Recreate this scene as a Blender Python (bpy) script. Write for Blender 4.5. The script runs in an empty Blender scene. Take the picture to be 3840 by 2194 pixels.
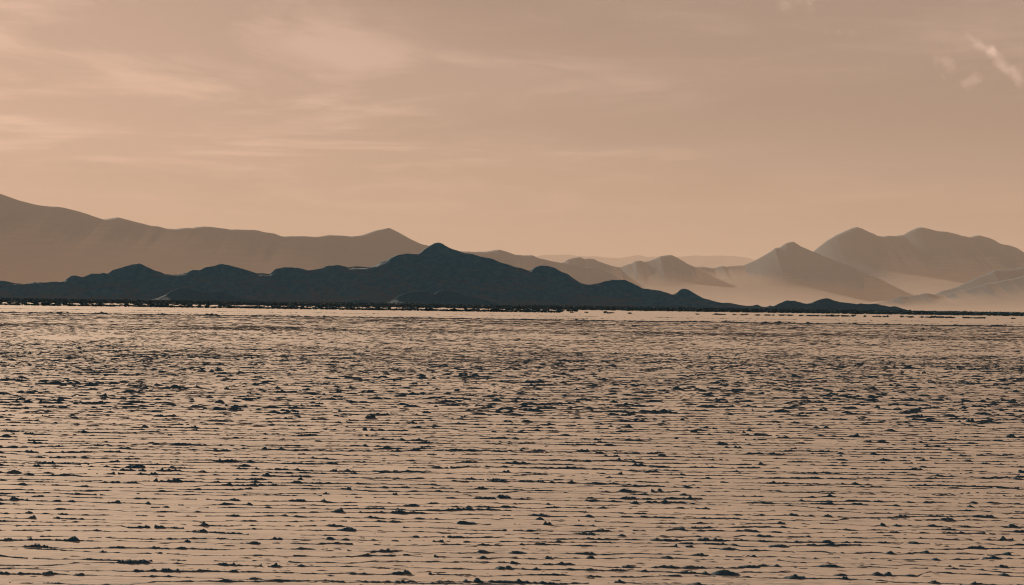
import bpy, math
import numpy as np
from mathutils import Matrix, Vector

sc = bpy.context.scene
R = math.radians
rng = np.random.default_rng(11)

# ------------------------------------------------------------------ camera
CAM_H = 1.6
cam_d = bpy.data.cameras.new('camera')
cam = bpy.data.objects.new('camera', cam_d)
sc.collection.objects.link(cam)
sc.camera = cam
cam_d.sensor_width = 36.0
cam_d.lens = 67.17
cam_d.clip_start = 0.1
cam_d.clip_end = 400000
PITCH, ROLL = math.atan(51 / 7165.0), R(0.79)
cam.matrix_world = Matrix.Translation((0, 0, CAM_H)) @ Matrix.Rotation(R(90) + PITCH, 4, 'X') @ Matrix.Rotation(ROLL, 4, 'Z')
cam_d.dof.use_dof = True
cam_d.dof.focus_distance = 26.0
cam_d.dof.aperture_fstop = 11.0

# ------------------------------------------------------------------ sky
SUN_EL, SUN_AZ = R(14.5), R(-24.0)          # azimuth from the view axis (+Y), negative is to the left
world = bpy.data.worlds.new('World')
sc.world = world
world.use_nodes = True
nt = world.node_tree
nt.nodes.clear()


def N(tree, kind, **kw):
    n = tree.nodes.new(kind)
    for k, v in kw.items():
        if k in ('ins',):
            for i, val in v.items():
                n.inputs[i].default_value = val
        else:
            setattr(n, k, v)
    return n


def math_node(tree, op, a, b=None, c=None, clamp=False):
    n = tree.nodes.new('ShaderNodeMath')
    n.operation = op
    n.use_clamp = clamp
    for i, s in enumerate((a, b, c)):
        if s is None:
            continue
        if isinstance(s, (int, float)):
            n.inputs[i].default_value = s
        else:
            tree.links.new(s, n.inputs[i])
    return n.outputs[0]


def smooth(tree, v, lo, hi, out0=0.0, out1=1.0):
    n = tree.nodes.new('ShaderNodeMapRange')
    n.interpolation_type = 'SMOOTHSTEP'
    n.inputs[1].default_value, n.inputs[2].default_value = lo, hi
    n.inputs[3].default_value, n.inputs[4].default_value = out0, out1
    tree.links.new(v, n.inputs[0])
    return n.outputs[0]


def mix_col(tree, fac, a, b, blend='MIX'):
    n = tree.nodes.new('ShaderNodeMix')
    n.data_type = 'RGBA'
    n.blend_type = blend
    n.clamp_factor = False
    for sock, s in ((n.inputs[0], fac), (n.inputs[6], a), (n.inputs[7], b)):
        if isinstance(s, (int, float)):
            sock.default_value = s
        elif isinstance(s, tuple):
            sock.default_value = (*s, 1.0)
        else:
            tree.links.new(s, sock)
    return n.outputs[2]


sky = N(nt, 'ShaderNodeTexSky', sky_type='NISHITA', sun_disc=False)
sky.sun_elevation = SUN_EL
sky.sun_rotation = SUN_AZ
sky.altitude = 1100.0
sky.air_density = 1.0
sky.dust_density = 0.5
sky.ozone_density = 0.3
gam = N(nt, 'ShaderNodeGamma', ins={'Gamma': 0.58})
nt.links.new(sky.outputs[0], gam.inputs[0])
bw = N(nt, 'ShaderNodeRGBToBW')
nt.links.new(gam.outputs[0], bw.inputs[0])
warm = mix_col(nt, 1.0, gam.outputs[0], (2.10, 1.23, 0.96), 'MULTIPLY')      # the sepia dust light of the place
sepia = mix_col(nt, 1.0, bw.outputs[0], (1.86, 1.29, 0.98), 'MULTIPLY')
tone = mix_col(nt, 0.65, warm, sepia)

# thin cirrus on a flat layer high above: direction projected on to the layer
tc = N(nt, 'ShaderNodeTexCoord')
sep = N(nt, 'ShaderNodeSeparateXYZ')
nt.links.new(tc.outputs['Generated'], sep.inputs[0])
dz = math_node(nt, 'ADD', math_node(nt, 'MAXIMUM', sep.outputs[2], 0.0), 0.045)
comb = N(nt, 'ShaderNodeCombineXYZ')
nt.links.new(math_node(nt, 'DIVIDE', sep.outputs[0], dz), comb.inputs[0])
nt.links.new(math_node(nt, 'DIVIDE', sep.outputs[1], dz), comb.inputs[1])
warp = N(nt, 'ShaderNodeTexNoise', ins={'Scale': 0.35, 'Detail': 3.0})
nt.links.new(comb.outputs[0], warp.inputs['Vector'])
wv = N(nt, 'ShaderNodeVectorMath', operation='MULTIPLY_ADD')
nt.links.new(warp.outputs['Color'], wv.inputs[0])
wv.inputs[1].default_value = (2.2, 2.2, 0)
nt.links.new(comb.outputs[0], wv.inputs[2])
cir = N(nt, 'ShaderNodeTexNoise', ins={'Scale': 1.7, 'Detail': 8.0, 'Roughness': 0.6})
mp = N(nt, 'ShaderNodeMapping')
mp.inputs['Rotation'].default_value = (0, 0, R(12))
mp.inputs['Scale'].default_value = (1.0, 0.9, 1.0)
mp.inputs['Location'].default_value = (18.5, 9.5, 0.0)
nt.links.new(wv.outputs[0], mp.inputs['Vector'])
nt.links.new(mp.outputs[0], cir.inputs['Vector'])
veil = N(nt, 'ShaderNodeTexNoise', ins={'Scale': 0.33, 'Detail': 2.0})
nt.links.new(mp.outputs[0], veil.inputs['Vector'])
cloud = math_node(nt, 'MULTIPLY_ADD', smooth(nt, veil.outputs[0], 0.36, 0.60), 0.45, math_node(nt, 'MULTIPLY', smooth(nt, cir.outputs[0], 0.44, 0.68), smooth(nt, veil.outputs[0], 0.34, 0.58)))
# cloud fades out towards the horizon, where it is lost in the dust
cloud = math_node(nt, 'MULTIPLY', cloud, smooth(nt, sep.outputs[2], 0.015, 0.10))
# a few ragged scraps of cloud, each at its own place in the sky
scr = N(nt, 'ShaderNodeTexNoise', ins={'Scale': 60.0, 'Detail': 7.0, 'Roughness': 0.6, 'Distortion': 0.5})
nt.links.new(tc.outputs['Generated'], scr.inputs['Vector'])
fray = N(nt, 'ShaderNodeTexNoise', ins={'Scale': 75.0, 'Detail': 5.0, 'Roughness': 0.6})
nt.links.new(tc.outputs['Generated'], fray.inputs['Vector'])
fr = N(nt, 'ShaderNodeVectorMath', operation='MULTIPLY_ADD')
nt.links.new(fray.outputs['Color'], fr.inputs[0])
fr.inputs[1].default_value = (0.010, 0.010, 0.010)
nt.links.new(tc.outputs['Generated'], fr.inputs[2])
frayed = N(nt, 'ShaderNodeVectorMath', operation='SUBTRACT')
nt.links.new(fr.outputs[0], frayed.inputs[0])
frayed.inputs[1].default_value = (0.005, 0.005, 0.005)
gain = math_node(nt, 'MULTIPLY_ADD', cloud, 0.36, 0.88)


def vmath(op, a, b=None):
    n = N(nt, 'ShaderNodeVectorMath', operation=op)
    for i_, s_ in enumerate((a, b)):
        if s_ is None:
            continue
        if isinstance(s_, (tuple, list)):
            n.inputs[i_].default_value = s_
        else:
            nt.links.new(s_, n.inputs[i_])
    return n


def wisp(p, q, radius, lo, hi, amount):
    """cloud scrap along the arc from direction p to direction q"""
    global gain
    ab = Vector(q) - Vector(p)
    rel = vmath('SUBTRACT', frayed.outputs[0], p).outputs[0]
    tt = math_node(nt, 'DIVIDE', vmath('DOT_PRODUCT', rel, tuple(ab)).outputs['Value'], ab.length_squared, clamp=True)
    sc_ = N(nt, 'ShaderNodeVectorMath', operation='SCALE')
    sc_.inputs[0].default_value = tuple(ab)
    nt.links.new(tt, sc_.inputs['Scale'])
    dist = vmath('LENGTH', vmath('SUBTRACT', rel, sc_.outputs[0]).outputs[0]).outputs['Value']
    m_ = math_node(nt, 'MULTIPLY', smooth(nt, dist, radius, 0.0), smooth(nt, scr.outputs[0], lo, hi))
    gain = math_node(nt, 'MULTIPLY_ADD', m_, amount, gain)


wisp((0.2277, 0.9637, 0.1395), (0.2420, 0.9616, 0.1290), 0.0032, 0.36, 0.56, 0.55)
wisp((0.2400, 0.9616, 0.1305), (0.2549, 0.9598, 0.1172), 0.0038, 0.36, 0.56, 0.62)
wisp((0.2150, 0.9680, 0.1240), (0.2230, 0.9670, 0.1275), 0.0090, 0.52, 0.64, 0.36)
wisp((0.2290, 0.9660, 0.1150), (0.2345, 0.9650, 0.1190), 0.0032, 0.38, 0.56, 0.42)
wisp((0.1580, 0.9770, 0.1470), (0.1670, 0.9755, 0.1425), 0.0085, 0.45, 0.62, 0.42)
wisp((0.1380, 0.9780, 0.1560), (0.1500, 0.9762, 0.1570), 0.0070, 0.45, 0.62, 0.42)
skycol = mix_col(nt, 1.0, tone, gain, 'MULTIPLY')
bg = N(nt, 'ShaderNodeBackground', ins={'Strength': 0.05})
nt.links.new(skycol, bg.inputs[0])
wo = N(nt, 'ShaderNodeOutputWorld')
nt.links.new(bg.outputs[0], wo.inputs[0])

# ------------------------------------------------------------------ sun
sun_d = bpy.data.lights.new('sun', 'SUN')
sun_d.energy = 5.0
sun_d.angle = R(0.5)
sun_d.color = (1.0, 0.74, 0.52)
sun = bpy.data.objects.new('sun', sun_d)
sc.collection.objects.link(sun)
to_sun = Vector((math.sin(SUN_AZ) * math.cos(SUN_EL), math.cos(SUN_AZ) * math.cos(SUN_EL), math.sin(SUN_EL)))
sun.rotation_euler = to_sun.to_track_quat('Z', 'Y').to_euler()
sun.location = (0, 0, 50)

vs = sc.view_settings
vs.view_transform = 'Standard'
vs.look = 'None'
vs.gamma = 1.0
vs.use_curve_mapping = False
vs.exposure = 0.40
sc.cycles.use_denoising = True
sc.cycles.filter_width = 1.05
sc.cycles.volume_bounces = 1

# ------------------------------------------------------------------ helpers
def tag(o, label=None, cat=None, group=None, kind=None):
    for k, v in (('label', label), ('category', cat), ('group', group), ('kind', kind)):
        if v:
            o[k] = v
    return o


def mesh_from(name, verts, faces, smooth_shade=True):
    """verts (n,3) array, faces (m,3) or (m,4) index array"""
    verts = np.asarray(verts, dtype=np.float32)
    faces = np.asarray(faces, dtype=np.int32)
    k = faces.shape[1]
    me = bpy.data.meshes.new(name)
    me.vertices.add(len(verts))
    me.vertices.foreach_set('co', verts.ravel())
    me.loops.add(faces.size)
    me.loops.foreach_set('vertex_index', faces.ravel())
    me.polygons.add(len(faces))
    me.polygons.foreach_set('loop_start', np.arange(0, faces.size, k, dtype=np.int32))
    me.polygons.foreach_set('loop_total', np.full(len(faces), k, dtype=np.int32))
    me.polygons.foreach_set('use_smooth', np.full(len(faces), smooth_shade, dtype=bool))
    me.update(calc_edges=True)
    return me


def add_obj(name, me, mat, parent=None):
    if mat is not None and not me.materials:
        me.materials.append(mat)
    o = bpy.data.objects.new(name, me)
    sc.collection.objects.link(o)
    if parent:
        o.parent = parent
    return o


def grid_faces(nu, nv):
    i = np.arange(nu - 1)[:, None] * nv + np.arange(nv - 1)[None, :]
    return np.stack([i, i + nv, i + nv + 1, i + 1], -1).reshape(-1, 4)


def vnoise(x, seed):
    """1-D smooth value noise in -1..1"""
    x = np.asarray(x, dtype=float)
    tab = np.random.default_rng(seed).uniform(-1, 1, 4096) if seed > 100 else np.random.default_rng(seed).uniform(-1, 1, 256).repeat(1)
    i = np.floor(x).astype(int)
    f = x - i
    f = f * f * (3 - 2 * f)
    return tab[i % len(tab)] * (1 - f) + tab[(i + 1) % len(tab)] * f


def fbm1(x, seed, octv=4, gain=0.5):
    s, a = 0, 1.0
    for k in range(octv):
        s = s + a * vnoise(x * 2 ** k + 17.3 * k, seed + k)
        a *= gain
    return s


TABS = {}


def vnoise2(x, y, seed):
    if seed not in TABS:
        TABS[seed] = np.random.default_rng(seed).uniform(-1, 1, (256, 256))
    tab = TABS[seed]
    xi, yi = np.floor(x).astype(int), np.floor(y).astype(int)
    fx, fy = x - xi, y - yi
    fx = fx * fx * (3 - 2 * fx)
    fy = fy * fy * (3 - 2 * fy)
    g = lambda a, b: tab[(xi + a) % 256, (yi + b) % 256]
    return (g(0, 0) * (1 - fx) + g(1, 0) * fx) * (1 - fy) + (g(0, 1) * (1 - fx) + g(1, 1) * fx) * fy


def fbm2(x, y, seed, octv=5, gain=0.5):
    s, a = 0, 1.0
    for k in range(octv):
        s = s + a * vnoise2(x * 2 ** k + 31.7 * k, y * 2 ** k + 11.1 * k, seed + k)
        a *= gain
    return s


# ------------------------------------------------------------------ materials
def material(name, rough=0.95):
    m = bpy.data.materials.new(name)
    m.use_nodes = True
    t = m.node_tree
    b = t.nodes['Principled BSDF']
    b.inputs['Roughness'].default_value = rough
    b.inputs['Specular IOR Level'].default_value = 0.15
    return m, t, b


def noise(t, scale, detail=5.0, vec=None, rough=0.55, stretch=None):
    n = N(t, 'ShaderNodeTexNoise', ins={'Scale': scale, 'Detail': detail, 'Roughness': rough})
    if vec is None:
        vec = t.nodes.new('ShaderNodeNewGeometry').outputs['Position']
    if stretch:
        mpn = N(t, 'ShaderNodeMapping')
        mpn.inputs['Scale'].default_value = stretch
        t.links.new(vec, mpn.inputs['Vector'])
        vec = mpn.outputs[0]
    t.links.new(vec, n.inputs['Vector'])
    return n.outputs[0]


def sand_material():
    m, t, b = material('pale_playa_sand')
    pos = t.nodes.new('ShaderNodeNewGeometry').outputs['Position']
    broad = noise(t, 0.16, 4.0, pos, stretch=(0.5, 1.6, 1.0))
    fine = noise(t, 9.0, 6.0, pos, stretch=(0.6, 1.0, 1.0))
    c = mix_col(t, smooth(t, broad, 0.35, 0.68), (0.505, 0.440, 0.392), (0.635, 0.557, 0.497))
    c = mix_col(t, smooth(t, fine, 0.30, 0.75), c, (0.595, 0.53, 0.475))
    film = noise(t, 20.0, 6.0, pos, 0.62, (0.35, 1.0, 1.0))          # thin greyer crust lying in flecks and streaks
    film = math_node(t, 'MULTIPLY', smooth(t, film, 0.46, 0.62), smooth(t, noise(t, 0.9, 4.0, pos, 0.55, (0.5, 1.4, 1.0)), 0.36, 0.62))
    c = mix_col(t, math_node(t, 'MULTIPLY', film, 0.9), c, (0.30, 0.28, 0.275))
    t.links.new(c, b.inputs['Base Color'])
    bp = N(t, 'ShaderNodeBump', ins={'Strength': 0.9, 'Distance': 0.010})
    t.links.new(noise(t, 5.0, 7.0, pos, 0.6, (0.6, 1.0, 1.0)), bp.inputs['Height'])
    t.links.new(bp.outputs[0], b.inputs['Normal'])
    return m


def crust_material(name='dark_mud_crust', dark=(0.034, 0.115, 0.190), light=(0.105, 0.170, 0.225)):
    """dark blue-black damp mud crust with pale salt flecks"""
    m, t, b = material(name, 0.9)
    pos = t.nodes.new('ShaderNodeNewGeometry').outputs['Position']
    a = noise(t, 14.0, 6.0, pos, 0.62)
    c = mix_col(t, smooth(t, a, 0.40, 0.66), dark, light)
    salt = noise(t, 26.0, 5.0, pos, 0.6)
    c = mix_col(t, smooth(t, salt, 0.62, 0.72), c, (0.30, 0.28, 0.27))
    t.links.new(c, b.inputs['Base Color'])
    bp = N(t, 'ShaderNodeBump', ins={'Strength': 0.7, 'Distance': 0.02})
    t.links.new(noise(t, 30.0, 6.0, pos, 0.65), bp.inputs['Height'])
    t.links.new(bp.outputs[0], b.inputs['Normal'])
    return m


def rock_material(name, dark, mid, sand, unit, sand_lo=0.90, sand_hi=0.985, ragged=0.16, relief=0.16):
    """bare rock with scrub on the steep ground and blown sand lying on the gentle ground"""
    m, t, b = material(name)
    geo = t.nodes.new('ShaderNodeNewGeometry')
    pos = geo.outputs['Position']
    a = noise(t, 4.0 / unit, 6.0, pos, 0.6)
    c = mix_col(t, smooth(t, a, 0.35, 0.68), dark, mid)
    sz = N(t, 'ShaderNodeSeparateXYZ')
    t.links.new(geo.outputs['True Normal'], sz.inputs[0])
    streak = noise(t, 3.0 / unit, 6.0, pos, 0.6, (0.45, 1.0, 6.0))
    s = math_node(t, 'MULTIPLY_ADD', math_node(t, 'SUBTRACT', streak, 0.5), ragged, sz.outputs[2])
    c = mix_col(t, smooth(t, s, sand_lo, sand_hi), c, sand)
    t.links.new(c, b.inputs['Base Color'])
    bp = N(t, 'ShaderNodeBump', ins={'Strength': 0.8, 'Distance': unit * relief})          # gullies and outcrops too fine for the mesh
    t.links.new(noise(t, 1.6 / unit, 7.0, pos, 0.6, (1.0, 0.7, 0.5)), bp.inputs['Height'])
    t.links.new(bp.outputs[0], b.inputs['Normal'])
    return m


def shrub_material():
    m, t, b = material('dark_desert_scrub')
    pos = t.nodes.new('ShaderNodeNewGeometry').outputs['Position']
    c = mix_col(t, smooth(t, noise(t, 1.1, 4.0, pos), 0.35, 0.7), (0.016, 0.105, 0.170), (0.034, 0.130, 0.195))
    t.links.new(c, b.inputs['Base Color'])
    return m


M_SAND = sand_material()
M_CRUST = crust_material()
M_SHRUB = shrub_material()
M_FLAKE = crust_material('grey_crust_flakes', (0.15, 0.17, 0.185), (0.36, 0.325, 0.30))
M_NEAR = rock_material('shade_blue_rock', (0.018, 0.170, 0.310), (0.050, 0.225, 0.360), (0.095, 0.185, 0.260), 22.0, 0.84, 1.03, 0.06, 0.10)  # the blue of shaded slopes is put into these rock colours
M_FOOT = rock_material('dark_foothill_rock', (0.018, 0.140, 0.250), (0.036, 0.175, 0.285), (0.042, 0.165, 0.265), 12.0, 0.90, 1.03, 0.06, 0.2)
M_FAR = rock_material('far_bare_rock', (0.028, 0.130, 0.225), (0.036, 0.138, 0.230), (0.52, 0.46, 0.41), 900.0, 0.93, 0.999, 0.02, 0.004)  # pale sand on gentle slopes stands in for haze at the feet

# surveyed crests: distance, then (x, height) in metres; clods: x, y, width, height in metres
RIDGES = {
  'left': (25000, [(-9169,1788),(-7944,1596),(-6719,1388),(-6574,1333),(-6329,1257),(-6213,1237),(-6098,1229),(-5969,1226),(-5882,1210),(-5738,1172),(-5564,1124),(-5478,1096),(-5369,1065),(-5276,1080),(-5176,1100),(-5103,1080),(-4988,1045),(-4872,1018),(-4728,984),(-4642,971),(-4540,947),(-4425,945),(-4296,964),(-4196,960),(-4052,985),(-3908,970),(-3706,951),(-3577,961),(-3405,959),(-3361,951),(-3231,916),(-3116,900),(-3015,865),(-2842,868),(-2727,874),(-2598,874),(-2411,901),(-2282,894),(-2109,885),(-1995,905),(-1808,961),(-1708,977),(-1629,990),(-1578,976),(-1448,916),(-1318,853),(-1231,818),(-1072,773),(-913,707),(-696,603),(-406,448),(-44,238),(141,68)]),
  'mid': (26000, [(-1695,598),(-1248,672),(-949,713),(-680,735),(-531,737),(-352,741),(-187,769),(-112,747),(8,711),(-80,740),(25,704),(145,688),(264,697),(355,664),(520,626),(699,594),(879,566),(1014,546),(1149,536),(1269,490),(1359,446),(1472,388),(1646,270),(1872,154),(2097,52)]),
  'plateau': (98000, [(-1420,2093),(267,2399),(1335,2582),(1616,2654),(2236,2651),(2912,2694),(3364,2610),(3759,2599),(4266,2623),(4774,2574),(5394,2537),(5788,2587),(6182,2677),(6463,2721),(6689,2684),(6859,2614),(7479,2639),(7986,2663),(8493,2653),(9000,2699),(9507,2729),(10014,2713),(10634,2756),(11255,2719),(11988,2684),(12327,2576),(13233,2296),(15494,1819)]),
  'back': (29000, [(332,481),(581,618),(780,679),(846,721),(913,742),(1029,754),(1096,725),(1146,739),(1230,735),(1297,703),(1381,670),(1515,631),(1632,612),(1731,654),(1814,676),(1864,711),(1930,720),(1997,701),(2081,718),(2164,740),(2246,791),(2330,805),(2413,810),(2497,774),(2581,729),(2665,680),(2765,640),(2865,644),(3049,627),(3099,636),(3182,657),(3249,646),(3349,659),(3499,661),(3632,727),(3717,769),(3816,821),(3932,889),(3982,935),(4065,949),(4148,1009),(4247,1039),(4289,1028),(4382,970),(4566,898),(4751,817),(4985,729),(5303,616),(5722,455),(6225,262)]),
  'right': (30500, [(4176,558),(4437,702),(4646,846),(4802,944),(4889,1016),(5028,1123),(5167,1204),(5307,1276),(5411,1326),(5490,1349),(5569,1323),(5693,1264),(5763,1238),(5834,1204),(5922,1197),(5992,1215),(6080,1208),(6220,1227),(6359,1299),(6464,1345),(6543,1353),(6622,1329),(6745,1296),(6921,1284),(7062,1256),(7167,1223),(7290,1207),(7378,1234),(7448,1239),(7553,1205),(7659,1171),(7801,1091),(7941,1070),(8047,1033),(8165,973),(8470,863),(8997,783),(9701,635)]),
  'fan_back': (26000, [(5582,145),(5850,291),(6029,331),(6177,408),(6296,469),(6445,516),(6549,577),(6699,587),(6833,604),(6963,643),(7295,737),(7668,802),(8415,887)]),
  'fan_front': (23500, [(4303,54),(4424,93),(4505,108),(4680,147),(4775,189),(4910,197),(4991,212),(5085,233),(5180,217),(5315,209),(5423,252),(5584,281),(5719,323),(5840,372),(5962,377),(6043,402),(6164,424),(6295,466),(6595,558),(6932,604),(7607,680)]),
  'near': (1900, [(-628.5,12.3),(-575.5,17.0),(-535.8,18.1),(-509.3,19.8),(-503.8,19.9),(-499.4,18.6),(-493.9,17.0),(-484.1,16.3),(-479.7,17.8),(-475.4,18.9),(-471.0,19.0),(-465.5,18.5),(-460.1,19.1),(-450.3,19.5),(-444.8,21.5),(-440.5,24.3),(-437.2,25.8),(-432.9,25.5),(-427.4,24.7),(-423.1,26.8),(-418.2,28.5),(-411.0,27.7),(-406.7,28.6),(-402.3,28.1),(-396.9,31.5),(-390.4,34.1),(-383.9,36.4),(-379.5,37.7),(-374.0,37.8),(-371.3,38.7),(-368.6,37.9),(-362.0,34.7),(-354.3,31.5),(-345.5,28.9),(-338.9,27.6),(-332.4,27.7),(-325.8,30.3),(-317.2,33.7),(-310.6,33.4),(-301.9,36.6),(-296.4,36.7),(-293.2,38.4),(-288.8,39.2),(-282.3,38.3),(-273.5,36.5),(-264.7,33.9),(-253.7,30.4),(-248.3,30.9),(-240.6,31.0),(-236.3,34.4),(-232.0,35.5),(-227.6,36.9),(-213.4,37.4),(-209.0,36.4),(-202.4,34.5),(-193.7,36.0),(-188.3,37.5),(-183.9,39.8),(-175.2,39.9),(-168.6,38.6),(-159.9,38.4),(-153.3,39.3),(-146.7,38.1),(-139.1,38.4),(-132.6,41.5),(-125.0,45.2),(-119.6,48.5),(-114.1,51.0),(-105.4,52.2),(-94.5,52.2),(-89.1,55.5),(-82.6,60.2),(-78.2,62.6),(-74.4,63.4),(-70.6,62.3),(-62.9,58.6),(-51.9,55.5),(-40.9,52.4),(-25.6,49.3),(-14.6,45.6),(-5.7,43.6),(0.9,41.5),(8.6,38.8),(16.8,36.8),(21.7,40.1),(27.1,41.6),(35.9,41.4),(42.4,39.3),(46.8,37.2),(55.6,34.0),(61.1,30.3),(67.8,25.8),(73.2,24.4),(78.7,24.5),(82.0,25.6),(87.4,26.3),(92.9,28.3),(101.6,29.2),(112.0,29.9),(118.0,27.2),(127.9,22.4),(135.6,20.4),(141.1,19.0),(146.5,19.2),(152.0,17.9),(159.2,15.4),(164.0,17.5),(166.7,20.2),(170.5,21.7),(174.9,20.4),(180.4,17.2),(189.2,12.4),(196.9,10.3),(204.6,8.4),(209.5,7.8),(213.9,8.3),(222.1,6.8),(227.6,5.8),(235.2,5.1),(239.6,5.6),(243.9,6.8),(248.3,4.7),(259.3,3.3)]),
  'small': (1960, [(245.1,3.0),(249.6,4.7),(251.8,5.4),(256.4,4.3),(262.0,4.6),(264.8,6.0),(267.6,4.9),(274.3,8.2),(279.4,10.5),(282.7,11.7),(285.6,10.9),(290.1,11.2),(294.6,9.8),(301.4,8.2),(307.0,9.2),(313.7,12.1),(319.4,13.8),(323.9,14.1),(329.5,12.3),(336.3,10.4),(344.2,9.7),(354.4,8.7),(357.7,9.5),(364.5,8.6),(373.5,9.2),(379.2,7.9),(388.2,6.3),(392.7,7.0),(398.4,5.4),(405.2,3.2),(414.2,1.6)]),
  'f1': (1690, [(-312.8,4.4),(-307.0,7.0),(-301.3,10.9),(-293.5,13.5),(-287.7,13.5),(-281.8,11.7),(-273.1,9.9),(-262.4,11.0),(-254.6,10.1),(-246.8,7.3),(-239.0,5.5),(-229.2,4.1)]),
  'f2': (1660, [(-109.6,2.0),(-104.9,4.4),(-98.3,8.8),(-90.7,11.8),(-83.0,13.1),(-73.5,13.0),(-67.8,11.6),(-64.0,13.4),(-56.3,14.1),(-48.7,12.8),(-41.0,10.1),(-31.4,8.3),(-21.9,6.5),(-17.1,4.7),(-9.4,2.9)]),
  'f3': (1600, [(-151.7,1.0),(-146.2,2.3),(-137.9,4.0),(-126.9,5.3),(-120.4,4.5),(-114.9,2.7),(-109.3,1.6)]),
}
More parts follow.
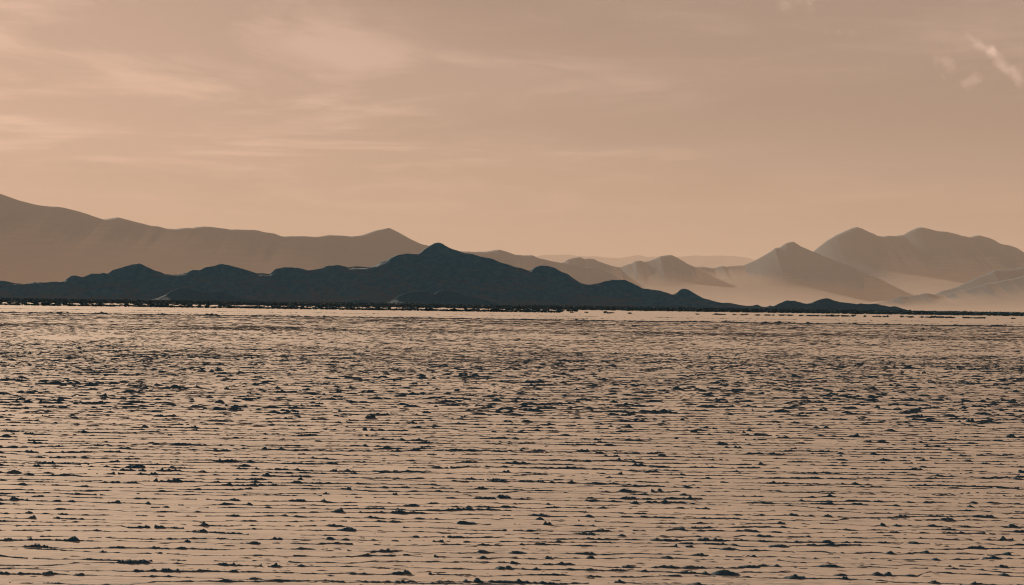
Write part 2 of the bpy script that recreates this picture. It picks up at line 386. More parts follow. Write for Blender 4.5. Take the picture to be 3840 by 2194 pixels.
CLODS = [(1.31,11.52,0.18,0.037),(-8.62,36.14,0.79,0.06),(-1.32,10.87,0.25,0.015),(1.71,11.28,0.13,0.031),(-3.65,21.32,0.4,0.035),(-0.0,11.11,0.21,0.018),(-1.15,13.45,0.14,0.034),(1.03,16.78,0.21,0.035),(-0.3,13.96,0.17,0.029),(-3.6,18.22,0.19,0.043),(0.79,17.33,0.26,0.028),(-0.02,11.5,0.12,0.026),(3.26,31.02,0.5,0.043),(2.0,12.02,0.16,0.02),(-4.56,17.68,0.16,0.042),(-6.21,35.36,0.46,0.058),(-0.65,11.47,0.13,0.021),(3.16,12.49,0.13,0.024),(1.83,13.01,0.15,0.021),(1.49,11.98,0.14,0.019),(-0.17,11.1,0.06,0.036),(-2.14,13.39,0.11,0.028),(-2.69,11.02,0.08,0.026),(-0.04,16.13,0.12,0.037),(1.46,12.72,0.13,0.021),(0.55,13.34,0.12,0.025),(4.2,29.97,0.36,0.042),(0.06,12.52,0.13,0.02),(2.24,11.49,0.08,0.027),(-1.41,11.71,0.07,0.03),(-4.58,19.82,0.26,0.023),(1.02,13.21,0.11,0.024),(3.76,14.27,0.09,0.034),(-0.16,12.52,0.09,0.026),(-1.7,12.69,0.1,0.024),(-1.33,12.44,0.13,0.017),(-4.3,28.49,0.25,0.046),(1.34,13.3,0.1,0.025),(1.02,12.18,0.09,0.022),(-0.62,10.95,0.08,0.02),(2.52,11.32,0.07,0.024),(2.3,11.73,0.06,0.03),(-2.59,18.73,0.15,0.03),(0.65,11.21,0.07,0.023),(-5.85,22.23,0.15,0.042),(0.74,11.83,0.08,0.022),(-5.36,20.41,0.15,0.034),(-0.73,18.58,0.14,0.03),(6.76,29.08,0.27,0.038),(2.76,12.58,0.08,0.024),(-1.23,18.21,0.19,0.021),(-3.36,40.89,0.42,0.047),(3.02,11.44,0.07,0.022),(0.28,13.92,0.07,0.032),(2.0,11.24,0.06,0.024),(-4.74,28.99,0.28,0.034),(3.28,37.61,0.26,0.061),(2.77,51.91,0.57,0.053),(2.09,30.99,0.37,0.029),(-1.04,14.39,0.1,0.023),(-2.27,11.64,0.06,0.025),(1.65,20.72,0.11,0.043),(3.52,20.36,0.19,0.024),(6.24,35.55,0.33,0.042),(3.12,12.15,0.07,0.023),(-1.97,27.12,0.16,0.05),(2.8,13.24,0.1,0.019),(6.71,27.65,0.14,0.059),(-4.52,18.31,0.12,0.03),(6.43,24.79,0.16,0.041),(2.01,11.64,0.09,0.016),(1.9,31.35,0.29,0.036),(2.52,12.6,0.07,0.024),(-5.23,29.24,0.3,0.03),(3.3,12.64,0.07,0.024),(1.02,15.62,0.08,0.032),(-3.41,14.55,0.13,0.017),(1.55,25.68,0.19,0.036),(-2.5,11.03,0.07,0.018),(3.2,24.44,0.22,0.028),(2.47,14.77,0.08,0.028),(-1.57,12.83,0.08,0.021),(7.78,36.17,0.36,0.037),(-1.21,12.87,0.07,0.024),(1.67,38.52,0.34,0.044),(0.17,11.54,0.07,0.019),(0.61,14.72,0.09,0.024),(0.07,28.32,0.3,0.026),(-1.47,11.12,0.08,0.015),(0.24,26.09,0.18,0.036),(6.18,30.01,0.2,0.042),(-4.27,31.28,0.35,0.026),(0.04,11.92,0.06,0.022),(-0.45,19.5,0.13,0.027),(-1.09,16.56,0.11,0.023),(-3.46,16.62,0.11,0.023),(-5.86,29.33,0.28,0.028),(-0.13,23.08,0.21,0.023),(-4.62,30.34,0.17,0.049),(-3.02,36.08,0.25,0.047),(-0.16,12.12,0.06,0.022),(-0.99,25.25,0.22,0.026),(-2.45,40.48,0.43,0.034),(0.52,12.2,0.06,0.022),(-2.19,11.36,0.06,0.019),(-6.47,42.59,0.4,0.04),(7.7,34.57,0.29,0.036),(2.22,14.83,0.08,0.024),(-4.26,17.73,0.13,0.021),(-1.89,13.17,0.1,0.015),(-7.66,36.67,0.24,0.048),(4.06,21.23,0.11,0.035),(-7.49,29.83,0.18,0.042),(2.75,11.38,0.05,0.022),(-0.23,32.11,0.21,0.041),(-2.27,12.31,0.09,0.014),(-2.22,18.19,0.11,0.025),(-0.67,36.75,0.37,0.03),(-7.6,37.32,0.26,0.044),(-2.16,16.76,0.1,0.023),(2.79,14.42,0.05,0.034),(-3.83,15.6,0.11,0.018),(-3.59,14.4,0.07,0.024),(-0.03,18.35,0.09,0.03),(2.76,12.28,0.06,0.02),(0.61,40.38,0.28,0.046),(0.23,14.34,0.07,0.023),(0.53,26.02,0.2,0.026),(-3.51,33.7,0.28,0.031),(-7.99,36.35,0.21,0.048),(1.1,11.22,0.06,0.016),(4.91,20.46,0.11,0.029),(1.05,17.1,0.13,0.017),(-3.14,16.87,0.05,0.043),(-3.54,15.9,0.1,0.019),(0.26,12.1,0.05,0.022),(-2.14,12.69,0.05,0.024),(2.62,22.13,0.11,0.033),(-2.06,15.08,0.06,0.028),(-0.92,11.41,0.06,0.016),(-4.12,28.53,0.15,0.04),(-3.18,12.77,0.05,0.024),(1.33,16.09,0.1,0.019),(2.6,13.24,0.08,0.016),(0.18,34.63,0.25,0.035),(4.08,37.98,0.3,0.035),(-0.65,13.17,0.07,0.018),(1.05,23.05,0.12,0.032),(-3.12,40.01,0.44,0.026),(2.37,24.86,0.11,0.04),(-6.68,34.84,0.21,0.041),(-5.76,39.31,0.42,0.026),(0.69,15.96,0.1,0.018),(1.49,16.49,0.08,0.024),(0.79,13.36,0.07,0.018),(6.74,31.43,0.21,0.033),(-1.26,11.7,0.06,0.016),(-5.79,29.88,0.2,0.031),(-2.67,20.84,0.07,0.043),(-0.4,33.46,0.25,0.031),(2.16,34.87,0.29,0.029),(-1.93,33.5,0.25,0.031),(-3.94,34.25,0.25,0.032),(-2.99,12.41,0.05,0.021),(1.73,32.16,0.16,0.044),(4.98,30.46,0.18,0.035),(-1.1,18.23,0.09,0.025),(11.59,47.46,0.38,0.04),(6.81,45.69,0.26,0.053),(2.95,36.73,0.24,0.037),(3.69,21.36,0.1,0.03),(0.15,21.49,0.12,0.025),(-6.08,43.02,0.24,0.05),(-1.23,28.19,0.16,0.032),(1.2,44.99,0.25,0.052),(-6.67,36.18,0.2,0.042),(1.84,20.6,0.16,0.017),(1.21,12.62,0.06,0.017),(-7.07,43.78,0.24,0.051),(10.17,42.36,0.26,0.044),(3.9,15.9,0.07,0.023),(-3.65,17.87,0.07,0.029),(-7.01,29.69,0.18,0.031),(3.79,15.75,0.06,0.026),(10.19,38.57,0.2,0.046),(3.92,31.47,0.19,0.032),(-1.01,19.81,0.12,0.02),(-2.84,33.9,0.28,0.025),(-2.54,34.68,0.16,0.045),(2.6,25.54,0.15,0.026),(3.64,38.74,0.23,0.039),(3.71,36.97,0.17,0.048),(-2.02,42.93,0.2,0.055),(-3.32,14.16,0.07,0.017),(0.71,18.81,0.11,0.019),(-4.62,24.02,0.1,0.034),(-3.27,17.98,0.05,0.038),(-1.54,16.22,0.07,0.022),(-6.8,44.48,0.25,0.046),(-2.58,12.12,0.05,0.017),(-0.15,17.23,0.06,0.028),(-2.36,22.94,0.11,0.027),(1.58,12.33,0.05,0.017),(-4.69,17.7,0.07,0.025),(8.43,39.99,0.34,0.026),(-2.24,16.31,0.07,0.021),(3.65,34.9,0.21,0.032),(-2.85,23.15,0.14,0.021),(-3.73,40.51,0.3,0.03),(-2.02,36.51,0.27,0.027),(-1.67,11.49,0.03,0.024),(-3.9,36.5,0.24,0.03),(-2.28,12.92,0.06,0.015),(4.63,31.3,0.12,0.044),(0.67,13.66,0.04,0.025),(-3.1,27.39,0.16,0.025),(-2.15,34.8,0.22,0.029),(7.01,31.72,0.16,0.033),(-3.78,35.2,0.18,0.036),(0.41,32.59,0.15,0.037),(3.94,24.29,0.11,0.028),(-0.04,26.29,0.15,0.024),(6.27,37.76,0.19,0.039),(5.98,47.62,0.38,0.031),(-1.75,34.23,0.19,0.032),(4.54,35.93,0.18,0.037),(-3.3,13.93,0.05,0.02),(-0.2,40.09,0.18,0.046),(-1.64,24.22,0.12,0.025),(-1.91,41.41,0.23,0.038),(-8.4,32.73,0.14,0.039),(6.17,36.59,0.22,0.031),(0.02,39.85,0.31,0.026),(1.06,18.31,0.05,0.034),(7.15,28.39,0.12,0.034),(-0.96,16.04,0.05,0.026),(4.79,32.7,0.18,0.03),(7.66,37.42,0.18,0.039),(-5.23,21.28,0.09,0.025),(-5.86,35.67,0.15,0.042),(3.56,32.81,0.14,0.038),(-6.54,29.28,0.12,0.035),(5.62,23.22,0.11,0.024),(6.04,31.52,0.13,0.037),(2.56,39.02,0.23,0.032),(7.22,34.56,0.16,0.036),(4.73,36.17,0.15,0.042),(-3.34,28.49,0.15,0.026),(-1.92,27.68,0.14,0.026),(-0.74,32.42,0.15,0.033),(1.11,32.04,0.13,0.037),(4.87,23.76,0.12,0.022),(6.75,35.7,0.18,0.033),(2.1,16.46,0.09,0.014),(-0.71,33.86,0.19,0.028),(-3.1,26.43,0.12,0.027),(-9.97,38.96,0.19,0.037),(-7.81,30.58,0.12,0.036),(-2.67,14.87,0.06,0.017),(-1.36,48.0,0.24,0.044),(-4.51,34.79,0.19,0.029),(-10.0,37.8,0.18,0.036),(-6.82,43.59,0.14,0.061),(6.26,29.19,0.11,0.034),(0.54,36.75,0.14,0.042),(2.11,13.57,0.05,0.016),(1.09,40.08,0.17,0.041),(7.45,29.59,0.15,0.025),(-0.19,28.63,0.12,0.029),(-8.35,41.33,0.25,0.029),(-0.29,46.19,0.21,0.043),(-1.01,35.51,0.13,0.041),(2.81,13.78,0.05,0.016),(3.86,32.8,0.15,0.03),(-2.19,13.12,0.04,0.018),(-3.09,34.44,0.11,0.045),(-4.37,35.76,0.13,0.041),(-9.12,37.22,0.16,0.035),(-8.32,44.47,0.19,0.042),(8.25,30.89,0.12,0.032),(8.83,39.99,0.21,0.03),(6.36,46.38,0.28,0.03),(7.05,36.21,0.15,0.034),(6.49,35.69,0.15,0.033),(1.67,28.39,0.12,0.026),(-7.88,43.17,0.18,0.04),(-3.96,40.92,0.19,0.034),(-3.21,28.59,0.15,0.021),(4.46,39.65,0.15,0.04),(-1.9,17.18,0.04,0.028),(-0.87,14.88,0.04,0.021),(-0.67,27.17,0.1,0.028),(-3.33,36.68,0.15,0.034),(-6.64,25.31,0.11,0.022),(0.51,31.11,0.14,0.026),(1.27,36.78,0.12,0.042),(-5.26,39.25,0.22,0.026),(-6.57,30.93,0.12,0.029),(-8.99,38.61,0.2,0.027),(-6.69,29.24,0.11,0.028),(-3.19,30.73,0.13,0.026),(10.77,42.42,0.16,0.04),(5.58,26.63,0.09,0.028),(2.94,35.99,0.15,0.03),(4.3,43.67,0.18,0.036),(-3.26,27.69,0.1,0.026),(4.13,44.42,0.18,0.037),(1.32,16.78,0.05,0.019),(6.53,27.82,0.09,0.029),(3.27,22.04,0.09,0.018),(2.47,27.38,0.1,0.025),(2.73,25.48,0.09,0.024),(10.72,49.6,0.14,0.058),(1.34,25.64,0.09,0.024),(-1.38,36.14,0.13,0.033),(-9.3,42.04,0.24,0.024),(-1.23,47.4,0.28,0.026),(14.39,56.57,0.19,0.054),(-10.18,44.94,0.15,0.042),(8.56,45.6,0.19,0.034),(-2.48,27.21,0.1,0.023),(10.99,42.49,0.2,0.028),(5.91,35.46,0.13,0.03),(8.73,36.99,0.12,0.035),(-5.89,24.72,0.08,0.023),(-6.92,28.42,0.09,0.027),(2.43,32.85,0.12,0.027),(3.68,37.74,0.12,0.035),(-3.22,25.57,0.08,0.024),(-5.25,35.29,0.11,0.033),(-0.45,25.61,0.09,0.021),(-4.56,28.54,0.08,0.027),(-2.69,34.81,0.1,0.032),(-2.54,26.25,0.08,0.022),(6.45,87.19,0.4,0.048),(-7.33,29.87,0.08,0.028),(-4.06,22.82,0.06,0.021),(-0.5,27.14,0.07,0.025),(10.2,49.85,0.14,0.042),(-0.41,35.7,0.1,0.03),(-0.29,35.19,0.1,0.029),(4.71,39.52,0.11,0.033),(0.37,45.25,0.15,0.031),(-9.58,49.93,0.12,0.047),(3.03,24.74,0.06,0.023),(-1.17,30.05,0.08,0.025),(3.31,48.61,0.13,0.04),(-0.08,43.39,0.12,0.032),(7.34,87.83,0.32,0.049),(-4.57,31.64,0.07,0.029),(-0.45,32.2,0.07,0.03),(3.83,30.2,0.04,0.035),(7.88,43.14,0.08,0.032)]


# ------------------------------------------------------------------ hills and mountain ranges
def mountain(name, key, mat, width, label, group=None, conc=4.0, spur=0.0, spur_len=None, nx=500, nt_=44, seed=1, rough=0.0, melt=8.0, broad=4):
    """A range whose crest follows surveyed heights (metres, x along the crest) at its own distance,
    with concave flanks running out into a gentle apron on both sides."""
    D, prof = RIDGES[key]
    px = np.array([q[0] for q in prof], float)
    pz = np.array([q[1] for q in prof], float)
    if pz[0] > 3:
        px = np.insert(px, 0, px[0] - pz[0] * 4.5)
        pz = np.insert(pz, 0, 0.0)
    if pz[-1] > 3:
        px = np.append(px, px[-1] + pz[-1] * 4.5)
        pz = np.append(pz, 0.0)
    hmax = pz.max()
    spur_len = spur_len or hmax * 1.6
    X = np.linspace(px[0], px[-1], nx)
    # round the surveyed corners a little
    fine = np.linspace(px[0], px[-1], nx * 4)
    z = np.interp(fine, px, pz)
    kk = max(3, int(nx * 4 / 700))
    ker = np.hanning(kk * 2 + 3)
    ker /= ker.sum()
    zs = np.convolve(np.pad(z, len(ker) // 2, mode='edge'), ker, 'valid')
    Z = np.interp(X, fine, zs)
    Z = np.maximum(Z + fbm1(X / (hmax * 0.16), seed + 3, 3) * hmax * (0.011 if D < 5000 else 0.005) * np.minimum(1, Z / hmax * 3), 0.0)
    tf = np.linspace(0, 1, nt_) ** 1.25          # in front of the crest, 0 = crest
    tb = -np.linspace(0, 1, 9)[1:][::-1]         # behind it
    t = np.concatenate([tb, tf])
    T, XX = np.meshgrid(t, X)
    at = np.abs(T)
    wob = fbm1(X / spur_len, seed, 3)[:, None]
    w = max(3, nx // broad)
    k2 = np.hanning(w * 2 + 1)
    k2 /= k2.sum()
    Zs = np.convolve(np.pad(Z, w, mode='edge'), k2, 'valid')
    wide = np.convolve(np.pad(Zs, w, mode='edge'), k2, 'valid')
    W = width * np.clip(wide / hmax, 0.12, 1)[:, None] ** 0.85 * (1.0 + spur * wob) * np.where(T < 0, 0.9, 1.0)
    # flanks: crest heights smeared sideways as one comes down, so gullies and spurs fan out
    shift = (fbm2(XX / spur_len + 3.1, at * 2.2, seed + 20, 2) * 0.22 * min(1.0, rough * 10)) * spur_len * at * (1 - at) * 2.0
    base = np.interp((XX + shift).ravel(), X, Z).reshape(XX.shape)
    soft = np.interp((XX + shift).ravel(), X, Zs).reshape(XX.shape)
    mixf = np.clip(at * melt * 0.6, 0, 1)
    mixf = mixf * mixf * (3 - 2 * mixf)
    hh = base * (1 - mixf) + soft * mixf
    prof_t = np.clip(1 - at, 0, 1) ** conc
    rid = 1.0 - np.abs(fbm2(XX / (spur_len * 0.55), T * width / (spur_len * 1.3), seed + 40, 5))
    dz_ = (rid - 0.75) * rough * hmax * np.clip(hh / hmax, 0, 1) ** 0.7 * at * (1 - at) ** 1.5 * 2.6
    zz = hh * prof_t + dz_
    yy = D - T * W
    # no flank may stand above the crest as the eye level sees it
    cap = (Z[:, None] - CAM_H) / D * yy + CAM_H
    zz = np.where(T > 0, np.minimum(zz, cap - 0.012 * hmax * np.minimum(1, at * 6) * np.clip(Z / hmax, 0, 1)[:, None]), zz)
    zz = np.where(at >= 0.999, -0.5, np.maximum(zz, -0.4))
    V = np.stack([XX, yy, zz], -1).reshape(-1, 3)
    me = mesh_from(name, V, grid_faces(nx, len(t))[:, ::-1])
    o = add_obj(name, me, mat)
    return tag(o, label, None, group, 'structure')


mountain('dark_hills', 'near', M_NEAR, 165, 'chain of dark blue hills with one tall rounded peak behind the shrub belt', nx=900, nt_=70, seed=5, conc=1.75, rough=0.24, spur=0.10, melt=14.0, broad=8, spur_len=80)
mountain('low_hillocks', 'small', M_FOOT, 38, 'two low dark hillocks at the right end of the dark hills', broad=7, melt=12.0, conc=1.5, nx=300, nt_=24, seed=9, spur_len=45)
mountain('foothill', 'f1', M_FOOT, 36, 'small dark foothill below the left dome hills', broad=7, melt=12.0, conc=1.5, nx=160, nt_=24, seed=12, spur_len=40)
mountain('foothill', 'f2', M_FOOT, 38, 'broad dark foothill at the foot of the tallest hill', broad=7, melt=12.0, conc=1.5, nx=180, nt_=24, seed=14, spur_len=40)
mountain('foothill', 'f3', M_FOOT, 16, 'tiny flat foothill just left of the broad foothill', broad=7, melt=12.0, conc=1.5, nx=90, nt_=16, seed=16, spur_len=20)
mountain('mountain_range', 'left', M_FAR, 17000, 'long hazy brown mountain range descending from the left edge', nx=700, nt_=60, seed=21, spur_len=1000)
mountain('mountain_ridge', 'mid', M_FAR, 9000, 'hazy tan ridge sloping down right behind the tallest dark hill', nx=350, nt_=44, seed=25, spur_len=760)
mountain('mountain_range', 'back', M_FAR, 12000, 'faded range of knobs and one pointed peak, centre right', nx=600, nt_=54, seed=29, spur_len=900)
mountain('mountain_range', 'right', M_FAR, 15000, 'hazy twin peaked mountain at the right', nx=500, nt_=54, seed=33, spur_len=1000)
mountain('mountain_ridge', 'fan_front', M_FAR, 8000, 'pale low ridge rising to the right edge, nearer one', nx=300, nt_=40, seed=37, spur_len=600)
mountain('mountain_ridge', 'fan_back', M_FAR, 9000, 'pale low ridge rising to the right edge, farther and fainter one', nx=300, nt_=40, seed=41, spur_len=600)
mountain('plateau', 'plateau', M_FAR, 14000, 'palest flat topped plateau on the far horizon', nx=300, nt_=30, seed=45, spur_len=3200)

# ------------------------------------------------------------------ the flat: one sheet to the horizon
ys = np.concatenate([[-300, -20], np.geomspace(2, 140000, 64)])
xs = np.concatenate([-np.geomspace(70000, 2, 28), [0], np.geomspace(2, 70000, 28)])
XX, YY = np.meshgrid(xs, ys, indexing='ij')
V = np.stack([XX, YY, np.zeros_like(XX)], -1).reshape(-1, 3)
flat = add_obj('salt_flat', mesh_from('salt_flat', V, grid_faces(len(xs), len(ys))), M_SAND)
tag(flat, 'pale tan dry lake flat scored with dark parallel ridges', None, None, 'structure')

# ------------------------------------------------------------------ ridges of turned-up crust, one after another away from the camera
HALF = 0.268


RIDGE_LINES = []


def soil_ridge(y0, seed, gap_m, scale=1.0, px=1.0, brk=0.0, lipk=1.0):
    """one ragged line of lifted crust: a thin lip with small lumps thrown up along it"""
    hw = HALF * y0 * 1.12 + 3.4
    step = y0 / 1911.0 * px
    core = HALF * y0 * 1.06 + 0.3                # sampled finely where it is seen closest, coarser to the sides
    x = np.concatenate([np.arange(-hw, -core, step * 2.5), np.arange(-core, core, step), np.arange(core, hw, step * 2.5)])
    r = np.random.default_rng(seed)
    # the line wanders and jogs: short pieces, each with its own offset
    cuts = np.cumsum(r.uniform(0.3, 1.7, int(hw * 2 / 0.6) + 6) * scale) - hw - 1
    offs = r.normal(0, 0.17 * gap_m, len(cuts) + 1)
    off = offs[np.searchsorted(cuts, x)]
    kw = max(1, int(r.uniform(0.03, 0.10) * scale / step))
    off = np.convolve(np.pad(off, kw, mode='edge'), np.ones(2 * kw + 1) / (2 * kw + 1), 'valid')
    yc = y0 + off + gap_m * (0.20 * fbm1(x / (1.1 * scale), seed + 1, 3) + 0.10 * fbm1(x / (0.16 * scale), seed + 2, 3))
    lip = 0.0014 + 0.0034 * np.clip(fbm1(x / (0.16 * scale), seed + 3, 3) + 0.1, 0, 2)
    l1 = np.clip(fbm1(x / (0.048 * scale), seed + 4, 2) + 0.20, 0, None) ** 1.2
    l2 = np.clip(fbm1(x / (0.26 * scale), seed + 5, 3) + 0.05, 0, None)
    l3 = np.clip(fbm1(x / (1.1 * scale), seed + 6, 2) - 0.45, 0, None)
    h = (lip * lipk + 0.0068 * l1 * (0.50 + l2) + 0.0040 * l2 ** 1.5 + 0.006 * l3 * (0.4 + l1)) * scale
    h *= 0.7 + 0.55 * np.abs(fbm1(x / (0.022 * scale), seed + 7, 2))
    gap = fbm1(x / (0.55 * scale), seed + 8, 3) + 0.7 * fbm1(x / (0.07 * scale), seed + 9, 2)
    h = np.where(gap < -1.05 + brk, -0.003, h)
    hp = np.clip(h, 0, None)
    wob = 0.75 + 0.5 * np.abs(fbm1(x / (0.05 * scale), seed + 10, 2))
    wf = (0.004 + 0.75 * hp) * wob
    wb = (0.006 + 1.5 * hp) * wob
    n = len(x)
    z0 = np.full(n, -0.004)
    P = np.stack([
        np.stack([x, yc - wf, z0], -1),
        np.stack([x, yc - wf * 0.5, h * 0.70], -1),
        np.stack([x, yc + wb * 0.15, h], -1),
        np.stack([x, yc + wb, z0], -1)], 1)
    RIDGE_LINES.append((x, yc))
    return mesh_from('soil_ridge', P.reshape(-1, 3), grid_faces(n, 4)[:, ::-1], False)


y, i = 7.6, 0
while y < 70:
    g = min(0.66, 0.26 + 0.0185 * max(0.0, y - 11.6))
    add_obj('soil_ridge', soil_ridge(y, 1000 + 20 * i, g, min(1.75, max(1.0, (y / 13.0) ** 0.6)), 0.85 if y < 25 else 1.3, 0.0 if y < 26 else min(1.15, (y - 26) / 38)), M_CRUST, flat)
    y += 0.93 * g * rng.uniform(0.80, 1.20)
    i += 1
# the long low berm that closes the broken ground, and fainter lines beside it
for yb, s_, br, lk in ((224, 6.0, -0.9, 6.0), (229, 5.0, 0.0, 3.0), (236, 4.0, 0.5, 2.0), (262, 4.0, 0.8, 2.0), (196, 4.0, 0.7, 2.0), (172, 4.0, 0.75, 2.0), (320, 6.0, 0.9, 2.0)):
    add_obj('soil_ridge', soil_ridge(yb, 7000 + yb, 2.0, s_, 1.2, br, lk), M_CRUST, flat)

# ------------------------------------------------------------------ clods
def clod_shape(seed, nu=28, nv=9):
    """unit lump: 1 wide, 1 high, lying on z = 0, ragged along its top"""
    r = np.random.default_rng(seed)
    u = np.linspace(-0.5, 0.5, nu)
    v = np.linspace(-0.5, 0.5, nv)
    U, W = np.meshgrid(u, v, indexing='ij')
    c = 0.16 * r.normal()
    env = np.clip(1 - (np.abs(U - c * 0.6) / (0.5 + 0.3 * abs(c))) ** 2, 0, 1) ** r.uniform(0.55, 1.2)
    prof = np.clip(1 - (np.abs(W) / 0.5) ** 1.7, 0, 1)
    lum = 0.70 + 0.42 * fbm2(U * 4.2 + seed, W * 2.2 + seed * 0.7, seed, 3) + 0.05 * r.normal(size=U.shape)
    z = env * prof * np.clip(lum, 0.12, 1.6)
    z /= np.percentile(z, 98.5)
    z = np.where((np.abs(U) > 0.499) | (np.abs(W) > 0.499), -0.12, z - 0.02)
    Uj = U + r.normal(0, 0.008, U.shape)
    Wj = W + 0.10 * fbm1(U * 4 + seed, seed + 5, 2) + r.normal(0, 0.02, U.shape)
    return np.stack([Uj, Wj, z], -1).reshape(-1, 3), grid_faces(nu, nv)


SHAPES = [clod_shape(300 + k) for k in range(14)]
CLOD_MESH = []
for V, F in SHAPES:
    me = mesh_from('earth_clod', V, F, False)
    me.materials.append(M_CRUST)
    CLOD_MESH.append(me)

f_px, ca, sa, cp, sp = 7165.0, math.cos(ROLL), math.sin(ROLL), math.cos(PITCH), math.sin(PITCH)


def ordinal(n):
    names = ['first', 'second', 'third', 'fourth', 'fifth', 'sixth', 'seventh', 'eighth', 'ninth', 'tenth',
             'eleventh', 'twelfth', 'thirteenth', 'fourteenth', 'fifteenth', 'sixteenth', 'seventeenth', 'eighteenth', 'nineteenth', 'twentieth']
    return names[n] if n < 20 else 'twenty-' + names[n - 20]


def bearing(x, y):
    """where a ground point lies against the skyline landmarks"""
    b = x / y
    for lim, s in ((-0.222, 'near the left edge'), (-0.170, 'below the left dome hill'), (-0.114, 'below the second dome hill'),
                   (-0.066, 'left of the tallest hill'), (-0.010, 'below the tallest hill'), (0.060, 'right of the tallest hill'),
                   (0.116, 'below the small cone hill'), (0.165, 'below the low hillocks'), (0.217, 'below the twin peaks')):
        if b < lim:
            return s
    return 'near the right edge'


def name_rows(items, noun, shape_of, zone_of):
    """unique label for each item: look, ground, landmark, and its place in the row where several agree"""
    cells = {}
    for it in items:
        cells.setdefault((shape_of(it), zone_of(it), bearing(it[0], it[1])), []).append(it)
    out = {}
    for (s, z, b), L in cells.items():
        L.sort(key=lambda q: q[0] / q[1])
        for n, it in enumerate(L):
            lab = '%s %s %s, %s' % (s, noun, z, b)
            if len(L) == 2:
                lab += ', ' + ('left one', 'right one')[n]
            elif len(L) > 2:
                lab += ', %s from left' % ordinal(n)
            out[it] = lab
    return out


def clod_look(q):
    a = q[2] / max(q[3], 1e-3)
    return 'long dark' if a > 8.5 else ('flat dark' if a > 5.5 else ('lumpy dark' if a > 3.6 else 'stubby dark'))


def clod_zone(q):
    y = q[1]
    return 'in the nearest furrows' if y < 14.3 else ('in the middle furrows' if y < 22.8 else ('in the clod band' if y < 50 else 'on the far flat'))


clods = [tuple(q) for q in CLODS]
single, extra = clods[:300], clods[300:]
labels = name_rows(single, 'earth clod', clod_look, clod_zone)
for n, q in enumerate(single):
    x, y, w, h = q
    o = add_obj('earth_clod', CLOD_MESH[n % len(CLOD_MESH)], None)
    if y < 30:                                   # a clod thrown up on a ridge sits on its line
        near = min(RIDGE_LINES, key=lambda L: abs(float(np.interp(x, L[0], L[1])) - y))
        y = float(np.interp(x, near[0], near[1]))
    o.location = (x, y + 0.01, 0)
    o.scale = (w * (1 if (n // 14) % 2 else -1) * 1.02, min(w * 0.55, h * 2.4) + 0.02, h * (0.74 if y < 24 else 1.05))
    o.rotation_euler = (0, 0, rng.normal(0, 0.10))
    tag(o, labels[q], 'clod', 'dark clods lying on the flat')

# the uncounted rest: small clods, crumbs and flakes of crust
LOW = [clod_shape(600 + k, 6, 3) for k in range(24)]
LOW_V = np.array([q[0] for q in LOW])
LOW_F = LOW[0][1]


def strew(parts, x, y, w, d, h, rz):
    k = rng.integers(len(LOW), size=len(x))
    P = LOW_V[k] * np.stack([w, d, h], -1)[:, None, :]
    c, s_ = np.cos(rz)[:, None], np.sin(rz)[:, None]
    parts.append(np.stack([P[..., 0] * c - P[..., 1] * s_ + x[:, None], P[..., 0] * s_ + P[..., 1] * c + y[:, None], P[..., 2]], -1))


def field(parts, y0, y1, per_m2, wlo, whi, hlo, hhi, clump=0.0, seed=77, on_rows=0.0):
    n = int((HALF * 1.12 * (y1 ** 2 - y0 ** 2) + 6.4 * (y1 - y0)) * per_m2)
    cand = rng.uniform(y0, y1, n * 3)
    keep = rng.random(n * 3) < (HALF * 1.12 * cand + 3.2) / (HALF * 1.12 * y1 + 3.2)      # even cover over the widening strip
    y = cand[keep][:n]
    n = len(y)
    x = rng.uniform(-1, 1, n) * (HALF * 1.12 * y + 3.2)
    if on_rows:                                  # most flakes lie close to a ridge
        rows = [L for L in RIDGE_LINES if y0 - 0.5 < L[1].mean() < y1 + 0.5]
        mid = np.array([L[1].mean() for L in rows])
        j = np.abs(mid[None, :] - y[:, None]).argmin(1)
        pick = rng.random(n) < on_rows
        for r_ in range(len(rows)):
            q = np.where(pick & (j == r_))[0]
            if len(q):
                y[q] = np.interp(x[q], rows[r_][0], rows[r_][1]) + rng.normal(-0.01, 0.035, len(q))
    if clump:
        keep = fbm2(x / 3.1, y / 5.0, seed, 3) > clump * rng.uniform(-1, 1, n) - 0.1
        x, y = x[keep], y[keep]
    n = len(x)
    e = rng.random(n) ** 2.2
    w = wlo + (whi - wlo) * e
    h = hlo + (hhi - hlo) * e * rng.uniform(0.6, 1.2, n)
    strew(parts, x, y, w, np.minimum(w * 0.6, h * 2.2) + 0.008, h, rng.normal(0, 0.12, n))


def litter(name, parts, mat, label):
    V = np.concatenate(parts)
    n, k = V.shape[:2]
    F = (LOW_F[None] + (np.arange(n) * k)[:, None, None]).reshape(-1, 4)
    return tag(add_obj(name, mesh_from(name, V.reshape(-1, 3), F, False), mat), label, None, None, 'stuff')


dark, grey = [], []
ex = np.array(extra)
strew(dark, ex[:, 0], ex[:, 1], ex[:, 2], ex[:, 3] * 2, ex[:, 3], np.zeros(len(ex)))
field(dark, 7.6, 26, 13.0, 0.010, 0.06, 0.002, 0.008, 0.6, 77, 0.7)
field(dark, 27, 58, 5.0, 0.06, 0.34, 0.008, 0.036, 0.6)
field(dark, 26, 75, 7.5, 0.03, 0.14, 0.004, 0.013)
field(dark, 56, 130, 3.2, 0.08, 0.42, 0.008, 0.025, 0.4)
field(dark, 110, 225, 0.9, 0.15, 0.80, 0.010, 0.032, 0.4)
field(dark, 225, 460, 0.012, 0.15, 0.7, 0.015, 0.06, 0.4)
litter('clod_litter', dark, M_CRUST, 'fine litter of small dark clods and crumbs over the whole flat')
field(grey, 7.6, 26, 44.0, 0.014, 0.11, 0.002, 0.006, 0.8, 91, 0.45)
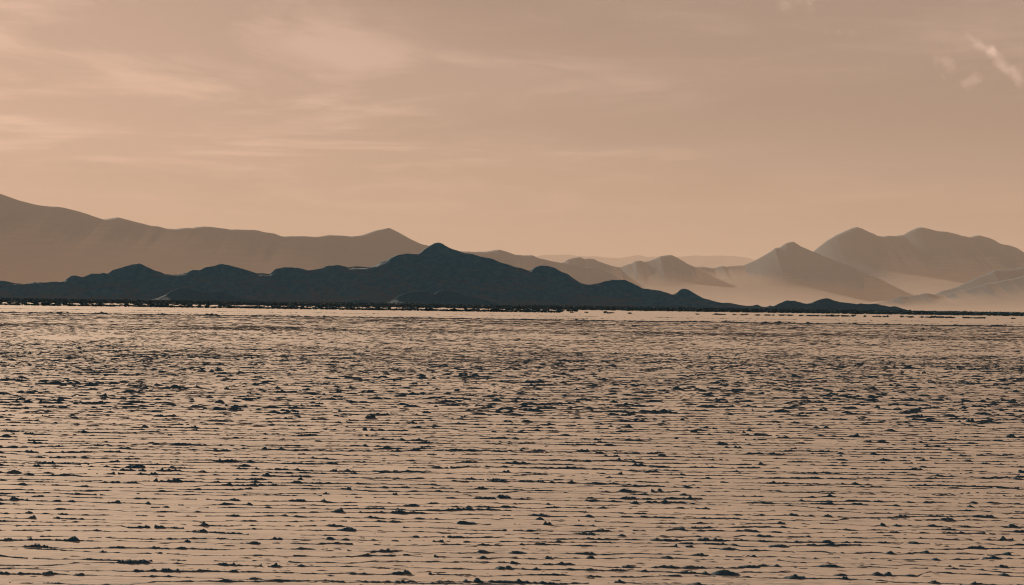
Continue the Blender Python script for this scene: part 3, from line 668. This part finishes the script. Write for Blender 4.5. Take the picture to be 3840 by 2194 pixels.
field(grey, 24, 60, 14.0, 0.03, 0.24, 0.004, 0.014, 0.6, 93)
field(grey, 54, 130, 5.0, 0.08, 0.50, 0.008, 0.020, 0.5, 95)
field(grey, 110, 225, 1.7, 0.20, 1.00, 0.010, 0.026, 0.5, 97)
litter('crust_flakes', grey, M_FLAKE, 'thin grey flakes of broken crust between the dark ridges')

# ------------------------------------------------------------------ shrubs
def shrub_shape(seed, n=70, big=1.0):
    """unit shrub: about 1 wide, 1 high; short stems and leaf sprays through a low dome"""
    r = np.random.default_rng(seed)
    V, F = [], []
    lobes = [(r.uniform(-0.28, 0.28), r.uniform(-0.2, 0.2), r.uniform(0.30, 0.62), r.uniform(0.20, 0.34)) for _ in range(4)]
    for k in range(n):
        lx, ly, lz, lr = lobes[k % 4]
        d = r.normal(size=3)
        d /= np.linalg.norm(d)
        p = np.array([lx, ly, lz]) + d * lr * r.uniform(0.4, 1.0) * np.array([1.15, 1.0, 1.0])
        p[2] = max(p[2], 0.05)
        a, b = r.normal(size=3), r.normal(size=3)
        a *= big * r.uniform(0.10, 0.22) / np.linalg.norm(a)
        b *= big * r.uniform(0.10, 0.22) / np.linalg.norm(b)
        i = len(V)
        V += [p - a, p + b, p + a, p - b]
        F.append((i, i + 1, i + 2, i + 3))
    for k in range(6):                           # stems
        a = r.uniform(0, 6.28)
        tip = np.array([math.cos(a) * 0.3, math.sin(a) * 0.25, r.uniform(0.4, 0.75)])
        i = len(V)
        w = np.array([-math.sin(a), math.cos(a), 0]) * 0.02
        V += [w, -w, tip - w * 0.4, tip + w * 0.4]
        F.append((i, i + 1, i + 2, i + 3))
    return np.array(V), np.array(F)


SHRUBS = [shrub_shape(900 + k) for k in range(8)]
TUFTS = [shrub_shape(950 + k, 24, 1.7) for k in range(8)]     # the same plant, coarser, for the far belt
SHRUB_MESH = []
for V, F in SHRUBS:
    me = mesh_from('desert_shrub', V, F, False)
    me.materials.append(M_SHRUB)
    SHRUB_MESH.append(me)

# the thin front row: nearly closed on the left, broken and sparse to the right
row = []
x = -148.0
while x < 148:
    dens = 1.0 if x < 6 else (0.55 if x < 26 else (0.12 if x < 52 else (0.6 if x < 122 else 0.2)))
    if rng.random() < dens:
        w = float(rng.uniform(1.0, 2.6)) * (1.0 if x < 15 else 0.75)
        hh = float(rng.uniform(0.42, 0.60)) * (1.0 if x < 15 else 0.72)
        if rng.random() < 0.10:
            hh *= 1.4
        yv = 500 + 6 * float(vnoise(np.array([x / 9.0]), 4)[0]) + float(rng.normal(0, 1.2))
        row.append((round(x, 2), round(yv, 2), round(w, 2), round(hh, 3)))
    x += float(rng.uniform(0.62, 1.05))


def shrub_look(q):
    return 'tall bushy' if q[3] > 0.60 else ('wide low' if q[2] > 1.9 else ('small low' if q[3] < 0.42 else 'rounded'))


labels = name_rows(row, 'desert shrub', shrub_look, lambda q: 'in the front row')
for n, q in enumerate(row):
    o = add_obj('desert_shrub', SHRUB_MESH[n % 8], None)
    o.location = (q[0], q[1], -0.02)
    o.scale = (q[2] * 1.15, q[2], q[3] * 1.45)
    o.rotation_euler = (0, 0, rng.normal(0, 0.3))
    tag(o, labels[q], 'shrub', 'shrubs of the thin front row')

# the belt behind it, shrub crowding shrub until nobody could count them
VV, FF, nv_ = [], [], 0


def plant(x, y, w, h):
    global nv_
    V, F = TUFTS[rng.integers(8)]
    VV.append(V * (w, w, h) + (x, y, 0))
    FF.append(F + nv_)
    nv_ += len(V)


for _ in range(7500):
    y = math.sqrt(rng.uniform(930 ** 2, 1500 ** 2))
    x = rng.uniform(-1, 1) * 0.32 * y
    k = 0.75 + 0.35 * float(vnoise(np.array([x / 30.0]), 8)[0])
    edge = 940 + 90 * float(fbm1(np.array([x / 60.0]), 15, 3)[0]) + (0 if x / y < 0.06 else -60)
    if y < edge:
        continue
    h = rng.uniform(1.75, 2.15) * (0.9 + 0.25 * k) * (1.25 if rng.random() < 0.03 else 1.0) * min(1.15, y / 1100)
    plant(x, y, rng.uniform(2.0, 4.2), h)
for _ in range(420):                             # scattered ones on the sand between row and belt, on the left
    x = rng.uniform(-200, 20)
    y = rng.uniform(560, 900)
    if float(fbm2(np.array([x / 25.0]), np.array([y / 90.0]), 55, 2)[0]) > 0.05:
        plant(x, y, rng.uniform(1.2, 3.0), rng.uniform(0.7, 1.2))
belt = add_obj('shrub_belt', mesh_from('shrub_belt', np.concatenate(VV), np.concatenate(FF), False), M_SHRUB)
tag(belt, 'continuous dark belt of desert scrub along the foot of the hills', None, None, 'stuff')

# ------------------------------------------------------------------ the air
def box_mesh(x0, x1, y0, y1, z0, z1):
    V = [(x, y, z) for x in (x0, x1) for y in (y0, y1) for z in (z0, z1)]
    F = [(0, 1, 3, 2), (4, 6, 7, 5), (0, 4, 5, 1), (2, 3, 7, 6), (0, 2, 6, 4), (1, 5, 7, 3)]
    return mesh_from('haze', V, F, False)


m_h = bpy.data.materials.new('dusty_air')
m_h.use_nodes = True
th = m_h.node_tree
th.nodes.clear()
pv = N(th, 'ShaderNodeVolumePrincipled')
pv.inputs['Color'].default_value = (0.72, 0.66, 0.62, 1)
pv.inputs['Density'].default_value = 1.6e-5
pv.inputs['Anisotropy'].default_value = 0.1
ho = N(th, 'ShaderNodeOutputMaterial')
th.links.new(pv.outputs[0], ho.inputs['Volume'])
m_h.cycles.homogeneous_volume = True
haze = add_obj('haze', box_mesh(-75000, 75000, -3000, 145000, -1.5, 3200), m_h)
tag(haze, 'thin tan dust haze filling the air of the basin', None, None, 'stuff')
